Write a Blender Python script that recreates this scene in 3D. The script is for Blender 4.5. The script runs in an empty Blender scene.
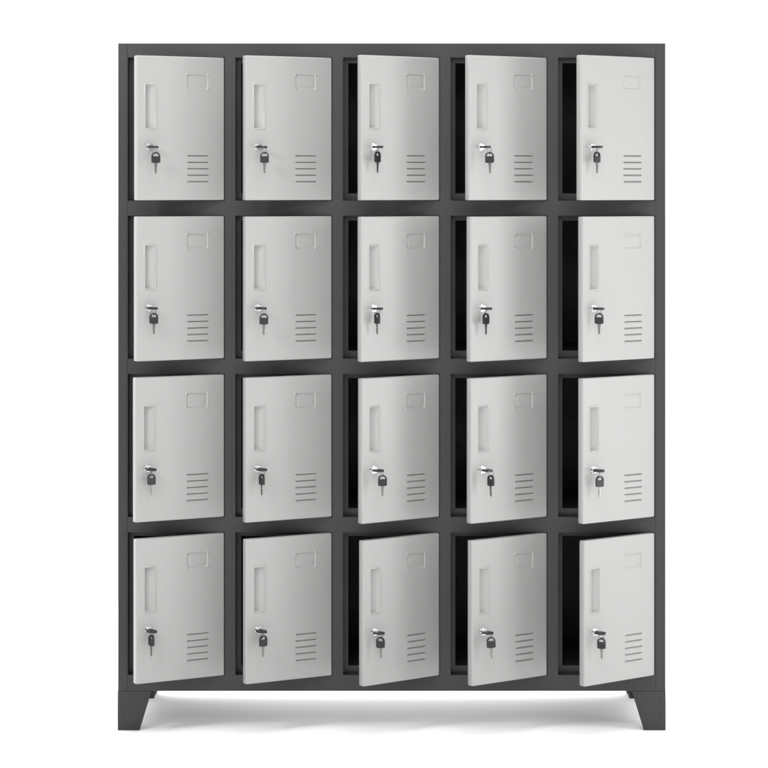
import bpy, bmesh, math, random
from mathutils import Matrix, Vector
random.seed(4)

# ------------------------------------------------------------------ scale
P = 0.0025                      # metres for one pixel of the front plane (768 px picture)
CX, HZ, D = 392.0, 192.0, 2550.0   # camera axis x, horizon y, camera distance (front-plane pixels)
GROUND = 730.4
def X(px): return (px - 384.0) * P
def Z(py): return (GROUND - py) * P

sc = bpy.context.scene
COL = sc.collection

# ------------------------------------------------------------------ materials
def principled(name, col, rough=0.4, metal=0.0, coat=0.0, noise=None, spec=0.5, rough_var=None, peel=None):
    m = bpy.data.materials.new(name); m.use_nodes = True
    nt = m.node_tree; b = nt.nodes['Principled BSDF']
    b.inputs['Base Color'].default_value = (*col, 1)
    b.inputs['Roughness'].default_value = rough
    b.inputs['Metallic'].default_value = metal
    b.inputs['Specular IOR Level'].default_value = spec
    b.inputs['Coat Weight'].default_value = coat
    tc = nt.nodes.new('ShaderNodeTexCoord')
    if noise:
        scale, strength, dist = noise
        n = nt.nodes.new('ShaderNodeTexNoise'); n.inputs['Scale'].default_value = scale
        n.inputs['Detail'].default_value = 3
        bp = nt.nodes.new('ShaderNodeBump'); bp.inputs['Strength'].default_value = strength
        bp.inputs['Distance'].default_value = dist
        nt.links.new(tc.outputs['Object'], n.inputs['Vector'])
        nt.links.new(n.outputs['Fac'], bp.inputs['Height'])
        nt.links.new(bp.outputs['Normal'], b.inputs['Normal'])
        if peel:
            n3 = nt.nodes.new('ShaderNodeTexNoise'); n3.inputs['Scale'].default_value = peel[0]; n3.inputs['Detail'].default_value = 2
            b3 = nt.nodes.new('ShaderNodeBump'); b3.inputs['Strength'].default_value = peel[1]; b3.inputs['Distance'].default_value = peel[2]
            ov = nt.nodes.new('ShaderNodeMapping'); oi = nt.nodes.new('ShaderNodeObjectInfo'); sc_ = nt.nodes.new('ShaderNodeVectorMath'); sc_.operation = 'SCALE'
            cb = nt.nodes.new('ShaderNodeCombineXYZ')
            for k_ in range(3): nt.links.new(oi.outputs['Random'], cb.inputs[k_])
            nt.links.new(cb.outputs[0], sc_.inputs[0]); sc_.inputs['Scale'].default_value = 37.0
            nt.links.new(tc.outputs['Object'], ov.inputs['Vector']); nt.links.new(sc_.outputs[0], ov.inputs['Location'])
            nt.links.new(ov.outputs[0], n3.inputs['Vector']); nt.links.new(n3.outputs['Fac'], b3.inputs['Height'])
            nt.links.new(b3.outputs['Normal'], bp.inputs['Normal'])
    if rough_var:
        n2 = nt.nodes.new('ShaderNodeTexNoise'); n2.inputs['Scale'].default_value = rough_var[0]
        mr = nt.nodes.new('ShaderNodeMapRange')
        mr.inputs['To Min'].default_value = rough - rough_var[1]
        mr.inputs['To Max'].default_value = rough + rough_var[1]
        nt.links.new(tc.outputs['Object'], n2.inputs['Vector'])
        nt.links.new(n2.outputs['Fac'], mr.inputs['Value'])
        nt.links.new(mr.outputs['Result'], b.inputs['Roughness'])
    return m

M_DOOR  = principled('light_grey_powder_coat', (0.312, 0.310, 0.304), 0.355, noise=(900, 0.06, 0.0004), rough_var=(9, 0.05), peel=(11, 0.5, 0.0012))
M_FRAME = principled('dark_grey_powder_coat', (0.0243, 0.0255, 0.0244), 0.44, spec=0.4, noise=(700, 0.12, 0.0005), rough_var=(8, 0.07), peel=(14, 0.5, 0.0012))
M_CHROME = principled('chrome', (0.66, 0.66, 0.66), 0.14, metal=1.0, rough_var=(200, 0.03))
M_STEEL = principled('nickel_steel', (0.20, 0.197, 0.19), 0.32, metal=1.0, rough_var=(300, 0.06))
M_BLACK = principled('black_key_plastic', (0.013, 0.0125, 0.0125), 0.42, spec=0.38, noise=(1200, 0.2, 0.0003))
M_SLOT_REFLECT  = principled('keyway_with_reflection', (0.01, 0.01, 0.01), 0.6, noise=(900, 0.1, 0.0002))  # real keyway plus the painted reflection of the key on the lock face
M_FLOOR = principled('white_studio_floor', (0.90, 0.90, 0.90), 0.7, spec=0.2, noise=(30, 0.02, 0.001))

# ------------------------------------------------------------------ helpers
def link(o, parent=None, loc=(0, 0, 0), rz=0.0):
    COL.objects.link(o)
    if parent is not None: o.parent = parent
    o.location = loc; o.rotation_euler = (0, 0, rz)
    return o
def obj(name, bm, mat, parent=None, loc=(0, 0, 0), rz=0.0, smooth=False):
    bmesh.ops.recalc_face_normals(bm, faces=bm.faces)
    me = bpy.data.meshes.new(name); bm.to_mesh(me); bm.free()
    for mm in (mat if isinstance(mat, (list, tuple)) else [mat]): me.materials.append(mm)
    if smooth:
        for p in me.polygons: p.use_smooth = True
    return link(bpy.data.objects.new(name, me), parent, loc, rz)
def box(bm, x0, x1, y0, y1, z0, z1, mi=0):
    """box in metres"""
    vs = [bm.verts.new((x, y, z)) for z in (z0, z1) for y in (y0, y1) for x in (x0, x1)]
    fs = []
    for idx in ((0, 1, 3, 2), (4, 6, 7, 5), (0, 4, 5, 1), (2, 3, 7, 6), (0, 2, 6, 4), (1, 5, 7, 3)):
        f = bm.faces.new([vs[i] for i in idx]); f.material_index = mi; fs.append(f)
    return fs
def bevel_all(bm, w, seg=2, ang=0.6):
    es = [e for e in bm.edges if len(e.link_faces) == 2 and e.calc_face_angle(0) > ang]
    bmesh.ops.bevel(bm, geom=es, offset=w, segments=seg, profile=0.6, affect='EDGES', clamp_overlap=True)
def cyl(bm, c, r0, r1, h, axis='y', n=32, mi=0, sign=-1):
    """cone/cylinder from c along sign*axis"""
    ra, rb = [], []
    for i in range(n):
        a = 2 * math.pi * i / n; u, v = math.cos(a), math.sin(a)
        ra.append(bm.verts.new((c[0] + u * r0, c[1], c[2] + v * r0)))
        rb.append(bm.verts.new((c[0] + u * r1, c[1] + sign * h, c[2] + v * r1)))
    for i in range(n):
        j = (i + 1) % n
        f = bm.faces.new((ra[i], ra[j], rb[j], rb[i])); f.material_index = mi; f.smooth = True
    f = bm.faces.new(ra); f.material_index = mi
    f = bm.faces.new(rb); f.material_index = mi
def torus(bm, R, r, n=28, k=8):
    rows = []
    for i in range(n):
        a = 2 * math.pi * i / n
        row = []
        for j in range(k):
            b = 2 * math.pi * j / k
            rr = R + r * math.cos(b)
            row.append(bm.verts.new((rr * math.cos(a), r * math.sin(b), rr * math.sin(a))))
        rows.append(row)
    for i in range(n):
        for j in range(k):
            bm.faces.new((rows[i][j], rows[(i + 1) % n][j], rows[(i + 1) % n][(j + 1) % k], rows[i][(j + 1) % k]))

# ------------------------------------------------------------------ cabinet
X0, X1 = 118.0, 665.4
OL = [127.9 + 107.55 * i for i in range(5)]          # opening left edges
OR = [224.8 + 107.50 * i for i in range(5)]          # opening right edges
OT = [57.5, 215.6, 373.9, 532.4]                     # opening tops
OB = [200.7, 358.8, 517.1, 675.1]                    # opening bottoms
TOP, BOT = 43.3, 691.0
DEPTH = 188.0
root = bpy.data.objects.new('locker_cabinet', None); COL.objects.link(root)
RL = Vector((X(391.7), DEPTH * P / 2, 0)); root.location = RL
root['label'] = 'dark grey steel locker cabinet with twenty half-open light grey doors in four rows'
root['category'] = 'locker cabinet'
NR = tuple(-RL)

def slab_grid(bm, xs, zs, holes, y0, y1):
    """plate pierced by rectangular holes; xs, zs in px, holes(i,j)->True leaves it open"""
    vf, vb = {}, {}
    def v(d, i, j, y):
        if (i, j) not in d: d[(i, j)] = bm.verts.new((X(xs[i]), y * P, Z(zs[j])))
        return d[(i, j)]
    solid = lambda i, j: 0 <= i < len(xs) - 1 and 0 <= j < len(zs) - 1 and not holes(i, j)
    for i in range(len(xs) - 1):
        for j in range(len(zs) - 1):
            if not solid(i, j): continue
            q = ((i, j), (i + 1, j), (i + 1, j + 1), (i, j + 1))
            bm.faces.new([v(vf, *c, y0) for c in q]); bm.faces.new([v(vb, *c, y1) for c in reversed(q)])
            for (di, dj, a, b) in ((0, -1, 0, 1), (1, 0, 1, 2), (0, 1, 2, 3), (-1, 0, 3, 0)):
                if not solid(i + di, j + dj):
                    A, B = q[a], q[b]
                    bm.faces.new((v(vf, *A, y0), v(vf, *B, y0), v(vb, *B, y1), v(vb, *A, y1)))

# front frame: rails and mullions folded from one sheet, between the two side posts
xs = [127.35]
for i in range(5): xs += [OL[i] if i else 127.9, OR[i]]
xs += [655.6]
zs = [TOP]
for j in range(4): zs += [OT[j], OB[j]]
zs += [BOT]
bm = bmesh.new()
slab_grid(bm, xs, zs, lambda i, j: i % 2 == 1 and j % 2 == 1, 0, 12)
bevel_all(bm, 0.4 * P, 2)
obj('front_frame', bm, M_FRAME, root, NR)
# door stop set back behind the frame
xs2 = [120]; zs2 = [TOP + 2]
for i in range(5): xs2 += [OL[i] + 5.0, OR[i] - 3.5]
xs2 += [X1 - 2]
for j in range(4): zs2 += [OT[j] + 5.0, OB[j] - 7.3]
zs2 += [BOT - 2]
bm = bmesh.new()
slab_grid(bm, xs2, zs2, lambda i, j: i % 2 == 1 and j % 2 == 1, 12.2, 14)
bevel_all(bm, 0.3 * P, 2)
obj('door_stop', bm, M_FRAME, root, NR)
# sides with their front post
for (a, b) in ((X0, 127.1), (655.85, X1)):
    bm = bmesh.new()
    box(bm, X(a), X(b), 0, 12.3 * P, Z(BOT), Z(TOP))
    bevel_all(bm, 0.7 * P, 3)
    xa, xb = (a + 0.3, a + 2.2) if a == X0 else (b - 2.2, b - 0.3)
    box(bm, X(xa), X(xb), 12.0 * P, DEPTH * P, Z(BOT) + .001, Z(TOP) - .001)
    obj('side_panel', bm, M_FRAME, root, NR)
bm = bmesh.new(); box(bm, X(X0 + 2.4), X(X1 - 2.4), 12.2 * P, DEPTH * P, Z(TOP + 2), Z(TOP + .3)); obj('top_panel', bm, M_FRAME, root, NR)
bm = bmesh.new(); box(bm, X(X0 + 2.4), X(X1 - 2.4), 12.2 * P, DEPTH * P, Z(BOT - 1), Z(BOT - 4)); obj('bottom_panel', bm, M_FRAME, root, NR)
bm = bmesh.new(); box(bm, X(X0 + .4), X(X1 - .4), (DEPTH + .1) * P, (DEPTH + 1.2) * P, Z(BOT - .8), Z(TOP + .5)); obj('back_panel', bm, M_FRAME, root, NR)
for i in range(4):
    m = (OR[i] + OL[i + 1]) / 2
    bm = bmesh.new(); box(bm, X(m - 4.6), X(m + 4.6), 14.1 * P, (DEPTH - 1.6) * P, Z(BOT - 4.2), Z(TOP + 2.2))
    obj('divider', bm, M_FRAME, root, NR)
shelf0 = None
for j in range(4):                                    # shelves (one per row and column bay)
    for i in range(5):
        xa = X0 + 2.25 if i == 0 else (OR[i - 1] + OL[i]) / 2 + 4.7
        xb = X1 - 2.25 if i == 4 else (OR[i] + OL[i + 1]) / 2 - 4.7
        bm = bmesh.new()
        box(bm, X(xa), X(xb), 14.1 * P, (DEPTH - 1.6) * P, Z(OB[j] + 2), Z(OB[j] - 6.0))
        obj('shelf', bm, M_FRAME, root, NR)
# feet: tapered plate in front with stamped panel, return along the side, small bracket behind
def foot(mirror, back):
    bm = bmesh.new()
    s = -1 if mirror else 1
    ox = X(X1 + .3) if mirror else X(X0 - .3)
    yb = (DEPTH * P) if back else 0.0
    ys = -1 if back else 1
    def pt(u, v, y): return (ox + s * u * P, yb + ys * y * P, Z(691.35 + v))
    H = 730.4 - 691.35
    # front plate, stamped
    def ring(ins, y, top=0.0):
        return [bm.verts.new(pt(ins, ins, y)), bm.verts.new(pt(33.8 - ins * 1.15, ins, y)),
                bm.verts.new(pt(21.8 - ins * 0.9, H - ins, y)), bm.verts.new(pt(ins, H - ins, y))]
    r0, r1, r2 = ring(0, 0), ring(4.4, 0), ring(6.2, 0.3)
    rb = ring(0, 2.0)
    for a, b in ((r0, r1), (r1, r2), (rb, r0)):
        for k in range(4):
            bm.faces.new((a[k], a[(k + 1) % 4], b[(k + 1) % 4], b[k]))
    bm.faces.new(r2); bm.faces.new(rb)
    # side return, tapered toward the back
    sv = [(0.05, 0, 2.05), (2.0, 0, 2.05), (2.0, H - .05, 2.05), (0.05, H - .05, 2.05)]
    sb = [(0.05, 0, 33), (2.0, 0, 33), (2.0, H - .05, 21), (0.05, H - .05, 21)]
    A = [bm.verts.new(pt(*c)) for c in sv]; B = [bm.verts.new(pt(*c)) for c in sb]
    bm.faces.new(A); bm.faces.new(list(reversed(B)))
    for k in range(4): bm.faces.new((A[k], B[k], B[(k + 1) % 4], A[(k + 1) % 4]))
    # fixing bracket
    q = [(2.1, -0.2), (37.6, -0.2), (34.9, 10.0), (2.1, 10.0)]
    A = [bm.verts.new(pt(u, v, 14)) for u, v in q]; B = [bm.verts.new(pt(u, v, 26)) for u, v in q]
    bm.faces.new(A); bm.faces.new(list(reversed(B)))
    for k in range(4): bm.faces.new((A[k], B[k], B[(k + 1) % 4], A[(k + 1) % 4]))
    obj('foot', bm, M_FRAME, root, NR)
for mir in (False, True):
    for bk in (False, True): foot(mir, bk)

# ------------------------------------------------------------------ door (local: hinge corner at origin, -x to free edge, -y outwards, z up)
DW, DH, DT = 95.9, 142.2, 7.2
R_IN = (9.2, 19.8, 28.6, 71.0)      # handle opening u0,u1,v0,v1 (u from free edge, v from top)
C_IN = (53.8, 78.6, 16.4, 33.0)     # card field
V_IN = (54.2, 79.4, 95.7, 126.2)    # vent field
def L(u, v, y=0.0):                 # door local metres; y>0 is outwards
    return ((-DW + u) * P, -y * P, -v * P)
def door_panel():
    bm = bmesh.new()
    r = 1.0
    us = [r, r + .5, R_IN[0], R_IN[1], C_IN[0], V_IN[0], C_IN[1], V_IN[1], DW - r - .5, DW - r]
    vs_ = [r, r + .5, C_IN[2], R_IN[2], C_IN[3], R_IN[3], V_IN[2], V_IN[3], DH - r - .5, DH - r]
    nu, nv = len(us), len(vs_)
    g = [[bm.verts.new(L(us[i], vs_[j])) for j in range(nv)] for i in range(nu)]
    for i in range(nu - 1):
        for j in range(nv - 1):
            if (i == 2 and j in (3, 4)) or (i in (4, 5) and j in (2, 3)) or (i in (5, 6) and j == 6): continue
            bm.faces.new((g[i][j], g[i + 1][j], g[i + 1][j + 1], g[i][j + 1]))
    # rounded outer edges
    loop = [(i, 0) for i in range(nu)] + [(nu - 1, j) for j in range(1, nv)] + \
           [(i, nv - 1) for i in range(nu - 2, -1, -1)] + [(0, j) for j in range(nv - 2, 0, -1)]
    def off(i, j):
        du = -1 if i == 0 else (1 if i == nu - 1 else 0)
        dv = -1 if j == 0 else (1 if j == nv - 1 else 0)
        if du and dv: du *= .75; dv *= .75
        return du, dv
    prev = [g[i][j] for i, j in loop]
    N = 5
    steps = [(math.sin(k / N * math.pi / 2) * r, -(1 - math.cos(k / N * math.pi / 2)) * r) for k in range(1, N + 1)]
    steps += [(r, -(DT - .5)), (r - .5, -DT), (r - 4.0, -DT), (r - 4.2, -DT + 1.0)]
    for (o, y) in steps:
        cur = []
        for (i, j) in loop:
            du, dv = off(i, j)
            cur.append(bm.verts.new(L(us[i] + du * o, vs_[j] + dv * o, y)))
        for k in range(len(loop)):
            k2 = (k + 1) % len(loop)
            f = bm.faces.new((prev[k], prev[k2], cur[k2], cur[k])); f.smooth = True
        prev = cur
    bm.faces.new(prev)
    return bm
def smoothstep(t):
    t = max(0, min(1, t)); return t * t * (3 - 2 * t)
def handle_bm():                    # stamped finger pull: raised rim, steep walls, bowed bottom
    bm = bmesh.new()
    u0, u1, v0, v1 = R_IN
    prof = [(-1.7, 0.0), (-1.4, 0.4), (-1.0, 0.75), (-0.6, 0.8), (-0.3, 0.6), (-0.05, 0.1), (0.15, -.25), (0.5, -.8), (0.85, -1.0), (1.3, -1.08)]
    rings = []
    for (ins, y) in prof:
        c = .5 if ins < 0 else .35
        a, b, cc, d = u0 + ins, u1 - ins, v0 + ins, v1 - ins
        pts = [(a + c, cc), (b - c, cc), (b, cc + c), (b, d - c), (b - c, d), (a + c, d), (a, d - c), (a, cc + c)]
        # the bottom slopes: deep on the free-edge side where the fingers hook in, shallow towards the hinge
        rings.append([bm.verts.new(L(u, v, y if ins < 0.1 else y * (5.6 - 5.1 * (u - u0) / (u1 - u0)))) for u, v in pts])
    for p, q in zip(rings, rings[1:]):
        for k in range(8):
            f = bm.faces.new((p[k], p[(k + 1) % 8], q[(k + 1) % 8], q[k])); f.smooth = True
    bm.faces.new(rings[-1])
    return bm
def vent_bm():                      # five louvres pressed inwards under a slit
    bm = bmesh.new()
    u0, u1, v0, v1 = V_IN
    us = [u0, u0 + .8, u0 + 1.0, u0 + 1.6] + [u0 + 2 + k * (u1 - u0 - 4) / 6 for k in range(7)] + [u1 - 1.6, u1 - 1.0, u1 - .8, u1]
    vs_ = [v0]; dep = [0.0]
    for k in range(5):
        s = v0 + 1.9 + 6.4 * k
        vs_ += [s, s + .1, s + .5, s + .95, s + 1.6, s + 2.6, s + 3.7]
        dep += [0.05, -1.9, -1.6, -0.75, -0.1, 0.2, 0.0]
    vs_ += [v1]; dep += [0.0]
    grid = []
    for i, u in enumerate(us):
        e = min(u - u0, u1 - u)
        w = 0.0 if e < .9 else min(1.0, 0.35 + (e - .9) * .9)
        grid.append([bm.verts.new(L(u, v, d * w)) for v, d in zip(vs_, dep)])
    for i in range(len(us) - 1):
        for j in range(len(vs_) - 1):
            f = bm.faces.new((grid[i][j], grid[i + 1][j], grid[i + 1][j + 1], grid[i][j + 1]))
    return bm
def card_bm():                      # stamped card field: shallow step down all round, small dimples at its corners
    bm = bmesh.new()
    u0, u1, v0, v1 = C_IN
    rings = []
    for ins, y, c in ((0, 0, .05), (.5, 0.0, .5), (.75, 0.10, .8), (1.1, -.10, 1.0), (1.4, -.72, 1.3), (1.8, -.85, 1.4), (2.6, -.75, 1.5), (4.2, -.40, 1.5)):
        a, b, cc, d = u0 + ins, u1 - ins, v0 + ins, v1 - ins
        pts = [(a + c, cc), (b - c, cc), (b, cc + c), (b, d - c), (b - c, d), (a + c, d), (a, d - c), (a, cc + c)]
        rings.append([bm.verts.new(L(u, v, y)) for u, v in pts])
    for p, q in zip(rings, rings[1:]):
        for k in range(8):
            f = bm.faces.new((p[k], p[(k + 1) % 8], q[(k + 1) % 8], q[k])); f.smooth = True
    bm.faces.new(rings[-1])
    for cu, cv in ((u0 + .9, v0 + 1.3), (u1 - .9, v0 + 1.3), (u0 + .9, v1 - 1.0), (u1 - .9, v1 - 1.0)):
        top = bm.verts.new(L(cu, cv, .7))
        mid = [bm.verts.new(L(cu + 0.8 * math.cos(a), cv + 0.8 * math.sin(a), .5)) for a in [k * math.pi / 6 for k in range(12)]]
        low = [bm.verts.new(L(cu + 1.75 * math.cos(a), cv + 1.75 * math.sin(a), -.3)) for a in [k * math.pi / 6 for k in range(12)]]
        for k in range(12):
            k2 = (k + 1) % 12
            for f in (bm.faces.new((top, mid[k], mid[k2])), bm.faces.new((mid[k], low[k], low[k2], mid[k2]))): f.smooth = True
    return bm
LU, LV = 13.2, 90.0                 # lock position on the door
def lock_bm():
    bm = bmesh.new()
    c = L(LU, LV, 0)
    def at(y): return (c[0], -y * P, c[2])
    cyl(bm, at(0.02), 4.0 * P, 4.0 * P, .4 * P); cyl(bm, at(.42), 4.0 * P, 3.6 * P, .35 * P)
    cyl(bm, at(.77), 3.3 * P, 3.3 * P, 2.3 * P); cyl(bm, at(3.07), 3.3 * P, 2.9 * P, .35 * P)
    cyl(bm, at(3.4), 2.2 * P, 2.1 * P, .22 * P)
    # keyway with the key's dark reflection painted in, and cam behind the door
    box(bm, c[0] - 2.7 * P, c[0] + 2.7 * P, -3.74 * P, -3.62 * P, c[2] - .42 * P, c[2] + .42 * P, 1)
    cyl(bm, (c[0], 5.0 * P, c[2]), 3.0 * P, 3.0 * P, 5 * P, sign=1)
    box(bm, c[0] - 2.4 * P, c[0] + 2.4 * P, 10.2 * P, 11.1 * P, c[2] - 11 * P, c[2] + 3 * P)
    return bm

# photographed position of each door's free edge (left pixel)
EDGE = [[134.3, 242.9, 357.7, 465.2, 576.5],
        [134.0, 242.9, 357.7, 466.6, 578.2],
        [133.1, 242.9, 358.2, 466.8, 578.3],
        [133.6, 243.1, 359.2, 467.8, 579.5]]
def proj_x(x, y): return CX + (x - CX) * D / (D + y)
def proj_y(v, y): return HZ + (v - HZ) * D / (D + y)
def solve_angle(hx, target):
    lo, hi = math.radians(10), math.radians(50)
    for _ in range(40):
        t = (lo + hi) / 2
        x = hx - DW * math.cos(t) - (DT - .5) * math.sin(t); y = -DW * math.sin(t) + (DT - .5) * math.cos(t)
        if proj_x(x, y) < target: lo = t
        else: hi = t
    return t

pd = door_panel(); proto = None
ROWN = ['top row', 'second row', 'third row', 'bottom row']
COLN = ['leftmost', 'second', 'middle', 'fourth', 'rightmost']
doors = {}
for j in range(4):
    for i in range(5):
        hx, hy = OR[i] - .35, -1.2
        t = solve_angle(hx, EDGE[j][i])
        loc = Vector((X(hx), hy * P, Z(OT[j] + .45))) - RL
        if proto is None:
            proto = obj('door', pd, M_DOOR, root, loc, t)
            kids = [obj('handle_recess', handle_bm(), M_DOOR, proto),
                    obj('vent', vent_bm(), M_DOOR, proto),
                    obj('card_holder', card_bm(), M_DOOR, proto),
                    obj('lock', lock_bm(), [M_CHROME, M_SLOT_REFLECT], proto)]
            d = proto
        else:
            d = proto.copy(); link(d, root, loc, t)
            for k in kids: link(k.copy(), d)
        doors[(j, i)] = (hx, hy, OT[j] + .45, t)

# ------------------------------------------------------------------ keys (local: -y / down = away from bow end)
def key_head_bm(thick=2.1):
    """bow with arched loop on top, hanging down from z=0; lies in the xz plane"""
    bm = bmesh.new(); W, cz = 4.3, -4.3
    n = 16; lay = []
    for y in (-thick / 2, thick / 2):
        out = [bm.verts.new((W * math.cos(a) * P, y * P, (cz + 4.3 * math.sin(a)) * P)) for a in [math.pi * k / n for k in range(n + 1)]]
        inn = [bm.verts.new((2.95 * math.cos(a) * P, y * P, (cz + .1 + 2.9 * math.sin(a)) * P)) for a in [math.pi * k / n for k in range(n + 1)]]
        bl = bm.verts.new((-W * P, y * P, -10.3 * P)); br = bm.verts.new((W * P, y * P, -10.3 * P))
        ml = bm.verts.new((-1.8 * P, y * P, -10.9 * P)); mr = bm.verts.new((1.8 * P, y * P, -10.9 * P))
        for k in range(n): bm.faces.new((out[k], out[k + 1], inn[k + 1], inn[k]))
        bm.faces.new([out[0], inn[0]] + [inn[n], out[n]] + [bl, ml, mr, br])
        lay.append((out, inn, [out[n], bl, ml, mr, br, out[0]]))
    (o0, i0, b0), (o1, i1, b1) = lay
    for k in range(n):
        bm.faces.new((o0[k], o0[k + 1], o1[k + 1], o1[k])); bm.faces.new((i0[k], i0[k + 1], i1[k + 1], i1[k]))
    bm.faces.new((i0[0], i0[n], i1[n], i1[0]))
    for k in range(5): bm.faces.new((b0[k], b0[k + 1], b1[k + 1], b1[k]))
    bmesh.ops.recalc_face_normals(bm, faces=bm.faces)
    bevel_all(bm, .3 * P, 2, .9)
    return bm
def key_blade_bm():
    bm = bmesh.new()
    ol = [(-1.5, -10.4), (-1.5, -13.0), (-1.05, -13.5), (-1.05, -19.4), (-.1, -21.2), (.4, -21.0), (1.15, -19.6), (.75, -18.7),
          (1.1, -18.1), (.6, -17.2), (1.15, -16.4), (.8, -15.6), (1.15, -15.0), (1.15, -13.5), (1.5, -13.0), (1.5, -10.4)]
    A = [bm.verts.new((u * P, -.42 * P, v * P)) for u, v in ol]; B = [bm.verts.new((u * P, .42 * P, v * P)) for u, v in ol]
    bm.faces.new(A); bm.faces.new(list(reversed(B)))
    for k in range(len(ol)):
        k2 = (k + 1) % len(ol); bm.faces.new((A[k], B[k], B[k2], A[k2]))
    # milled groove as a slim raised rib each side
    for s in (-1, 1):
        y0, y1 = sorted((s * .43 * P, s * .62 * P)); box(bm, -.35 * P, .1 * P, y0, y1, -18.6 * P, -11.5 * P)
    return bm
head_me = obj('head', key_head_bm(), M_BLACK); blade_me = obj('blade', key_blade_bm(), M_STEEL)
bm = bmesh.new(); torus(bm, 2.9 * P, .30 * P); ring_me = obj('ring', bm, M_STEEL, smooth=True)
HEAD, BLADE, RING = head_me.data, blade_me.data, ring_me.data
for o in (head_me, blade_me, ring_me): bpy.data.objects.remove(o)
def child(name, me, parent, loc=(0, 0, 0), rot=(0, 0, 0)):
    o = bpy.data.objects.new(name, me); COL.objects.link(o); o.parent = parent; o.location = loc; o.rotation_euler = rot
    return o
# photographed spare keys: centre x, top y of head, seen width, swing tilt (deg)
KEYS = {(0,0):(155.8,151.9,8.3,0),(0,1):(264.5,151.8,8.8,0),(0,2):(377.5,151.3,5.0,0),(0,3):(489.4,151.9,8.6,-2),(0,4):(596.9,151.6,6.0,-1),
        (1,0):(153.8,312.8,8.4,0),(1,1):(264.0,313.4,8.8,1),(1,2):(377.2,312.7,4.4,0),(1,3):(485.9,313.1,5.6,0),(1,4):(599.1,312.9,8.0,0),
        (2,0):(151.4,473.9,7.0,-1),(2,1):(260.4,473.9,4.8,0),(2,2):(382.5,474.9,8.6,0),(2,3):(492.3,474.9,5.4,0),(2,4):(599.7,475.8,7.6,0),
        (3,0):(151.4,634.8,5.2,0),(3,1):(263.3,635.4,6.9,0),(3,2):(380.3,636.8,7.9,-1),(3,3):(490.9,636.8,8.6,-2),(3,4):(601.4,637.7,7.5,-1)}
for (j, i), (hx, hy, vt, t) in doors.items():
    n = Vector((math.sin(t), -math.cos(t)))
    def on_door(u, y):             # px position of a point u from free edge, y outwards
        a = -DW + u
        return hx + a * math.cos(t) + y * n.x, hy + a * math.sin(t) + y * n.y
    # key standing in the lock: flat, bow outwards
    kx, ky = on_door(LU, 0)
    vz = vt + LV
    where = f'{ROWN[j]}, {COLN[i]} door' if i in (0, 2, 4) else f'{ROWN[j]}, {COLN[i]} door from left'
    k = bpy.data.objects.new('key', None); COL.objects.link(k)
    kp = on_door(LU, 4.6)
    k.location = (X(kp[0]), kp[1] * P, Z(vz)); k.rotation_euler = (0, 0, t)
    k['label'] = f'black headed key pushed into the lock, {where}'
    k['category'] = 'key'; k['group'] = 'keys pushed into the door locks'
    twist = math.radians(random.uniform(-4, 4))
    # head mesh runs down -z from its loop end; lay it so the loop points outwards (-y)
    rot = (math.radians(90), 0, twist)
    child('head', HEAD, k, (0, -10.0 * P, 0), rot)
    child('blade', BLADE, k, (0, -10.0 * P, 0), rot)
    # spare key hanging on a split ring through its bow
    px, py, w, sw = KEYS[(j, i)]
    best = min(((abs(proj_x(*on_door(LU, y / 10)) - px), y / 10) for y in range(85, 146)))[1]
    hxp, hyp = on_door(LU, best)
    hxp = CX + (px - CX) * (D + hyp) / D if abs(proj_x(hxp, hyp) - px) < 1.2 else hxp
    topv = HZ + (py - HZ) * (D + hyp) / D
    s = bpy.data.objects.new('key', None); COL.objects.link(s)
    s.location = (X(hxp), hyp * P, Z(topv))
    yaw = math.acos(min(1, w / 8.8)); yaw = -yaw if (i + j) % 2 else yaw
    s.rotation_euler = (0, math.radians(sw), yaw)
    view = 'turned nearly edge-on' if w < 6.1 else ('half turned' if w < 7.95 else 'facing the camera')
    s['label'] = f'hanging spare key {view} below the lock, {where}'
    s['category'] = 'key'; s['group'] = 'spare keys hanging on rings'
    child('head', HEAD, s); child('blade', BLADE, s)
    gap = (topv - vz)              # lock level above head top
    cz = (gap - 1.2 ) / 2
    R = (gap + 1.4 + .3) / 2 + .35
    rg = child('ring', RING, s, (0, 0, (gap / 2 - .55) * P), (0, 0, math.radians(62) - yaw * .3))
    f = R / 2.9; rg.scale = (min(1.1, f), 1, f)

# ------------------------------------------------------------------ floor
bm = bmesh.new()
vs = [bm.verts.new(c) for c in ((-80, -60, 0), (80, -60, 0), (80, 120, 0), (-80, 120, 0))]
bm.faces.new(vs)
fl = obj('floor', bm, M_FLOOR); fl['kind'] = 'structure'

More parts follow.
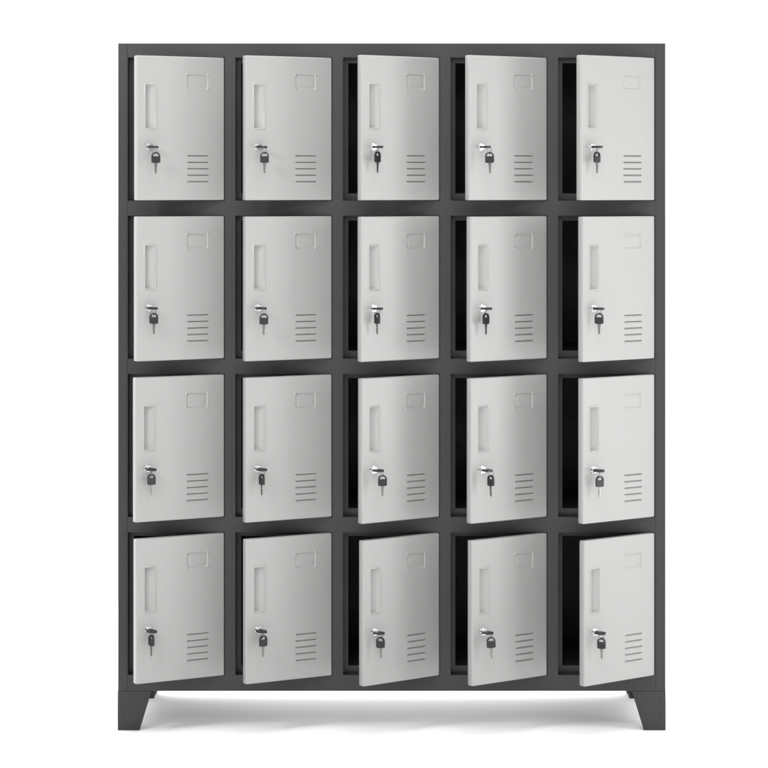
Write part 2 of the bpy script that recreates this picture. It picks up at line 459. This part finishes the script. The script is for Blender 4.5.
# ------------------------------------------------------------------ studio environment: white behind and overhead, dim towards the front
WORLD_FRONT, WORLD_BACK, WORLD_TOP = 0.13, 2.2, 2.2
w = bpy.data.worlds.new('World'); sc.world = w; w.use_nodes = True
nt = w.node_tree; bg = nt.nodes['Background']; bg.inputs['Color'].default_value = (1, 1, 1, 1)
tc = nt.nodes.new('ShaderNodeTexCoord'); sp = nt.nodes.new('ShaderNodeSeparateXYZ')
nt.links.new(tc.outputs['Generated'], sp.inputs[0])
def mr(src, a, b, c, d):
    m = nt.nodes.new('ShaderNodeMapRange'); m.interpolation_type = 'SMOOTHSTEP'
    m.inputs['From Min'].default_value = a; m.inputs['From Max'].default_value = b
    m.inputs['To Min'].default_value = c; m.inputs['To Max'].default_value = d
    nt.links.new(src, m.inputs['Value']); return m.outputs['Result']
bk = mr(sp.outputs['Y'], -0.1, 0.35, WORLD_FRONT, WORLD_BACK)
tp = mr(sp.outputs['Z'], 0.45, 0.95, 0, WORLD_TOP)
ad = nt.nodes.new('ShaderNodeMath'); ad.operation = 'ADD'
nt.links.new(bk, ad.inputs[0]); nt.links.new(tp, ad.inputs[1]); nt.links.new(ad.outputs[0], bg.inputs['Strength'])

def softbox(name, loc, target, sx, sy, power, col=(1, 1, 1)):
    l = bpy.data.lights.new(name, 'AREA'); l.shape = 'RECTANGLE'; l.size = sx; l.size_y = sy; l.energy = power; l.color = col
    o = bpy.data.objects.new(name, l); COL.objects.link(o); o.location = loc
    o.rotation_euler = (Vector(target) - Vector(loc)).to_track_quat('-Z', 'Y').to_euler()
softbox('softbox_key', (1.95, -0.82, 1.0), (0.2, 0, 0.9), 0.58, 1.5, 13.5)
softbox('softbox_fill', (-1.7, -2.4, 2.5), (-0.3, 0, 1.0), 0.45, 0.45, 33)
softbox('added_front_light', (0.3, -4.2, 2.7), (0, 0, 0.3), 3.0, 1.0, 44)  # unseen light added in front to lift the shadow under the cabinet
softbox('softbox_overhead', (0.0, -2.1, 3.9), (0, -0.7, 0.0), 2.8, 1.6, 42)
softbox('added_back_light', (0.02, 2.0, 0.25), (0.02, 0, 0.0), 1.1, 0.4, 33)  # unseen light added low behind the cabinet, brightens the floor beneath it

# ------------------------------------------------------------------ camera and output
cam = bpy.data.cameras.new('camera'); co = bpy.data.objects.new('camera', cam); COL.objects.link(co)
co.location = (X(CX), -D * P, Z(HZ)); co.rotation_euler = (math.radians(90), 0, 0)
cam.sensor_width = 36; cam.lens = 36 * D / 768.0
cam.shift_x = -(CX - 384.0) / 768.0; cam.shift_y = -(384.0 - HZ) / 768.0
cam.clip_start = 0.05; cam.clip_end = 500
sc.camera = co
sc.render.engine = 'CYCLES'
sc.cycles.max_bounces = 8
sc.view_settings.view_transform = 'Standard'; sc.view_settings.look = 'None'
sc.view_settings.exposure = 0; sc.view_settings.gamma = 1
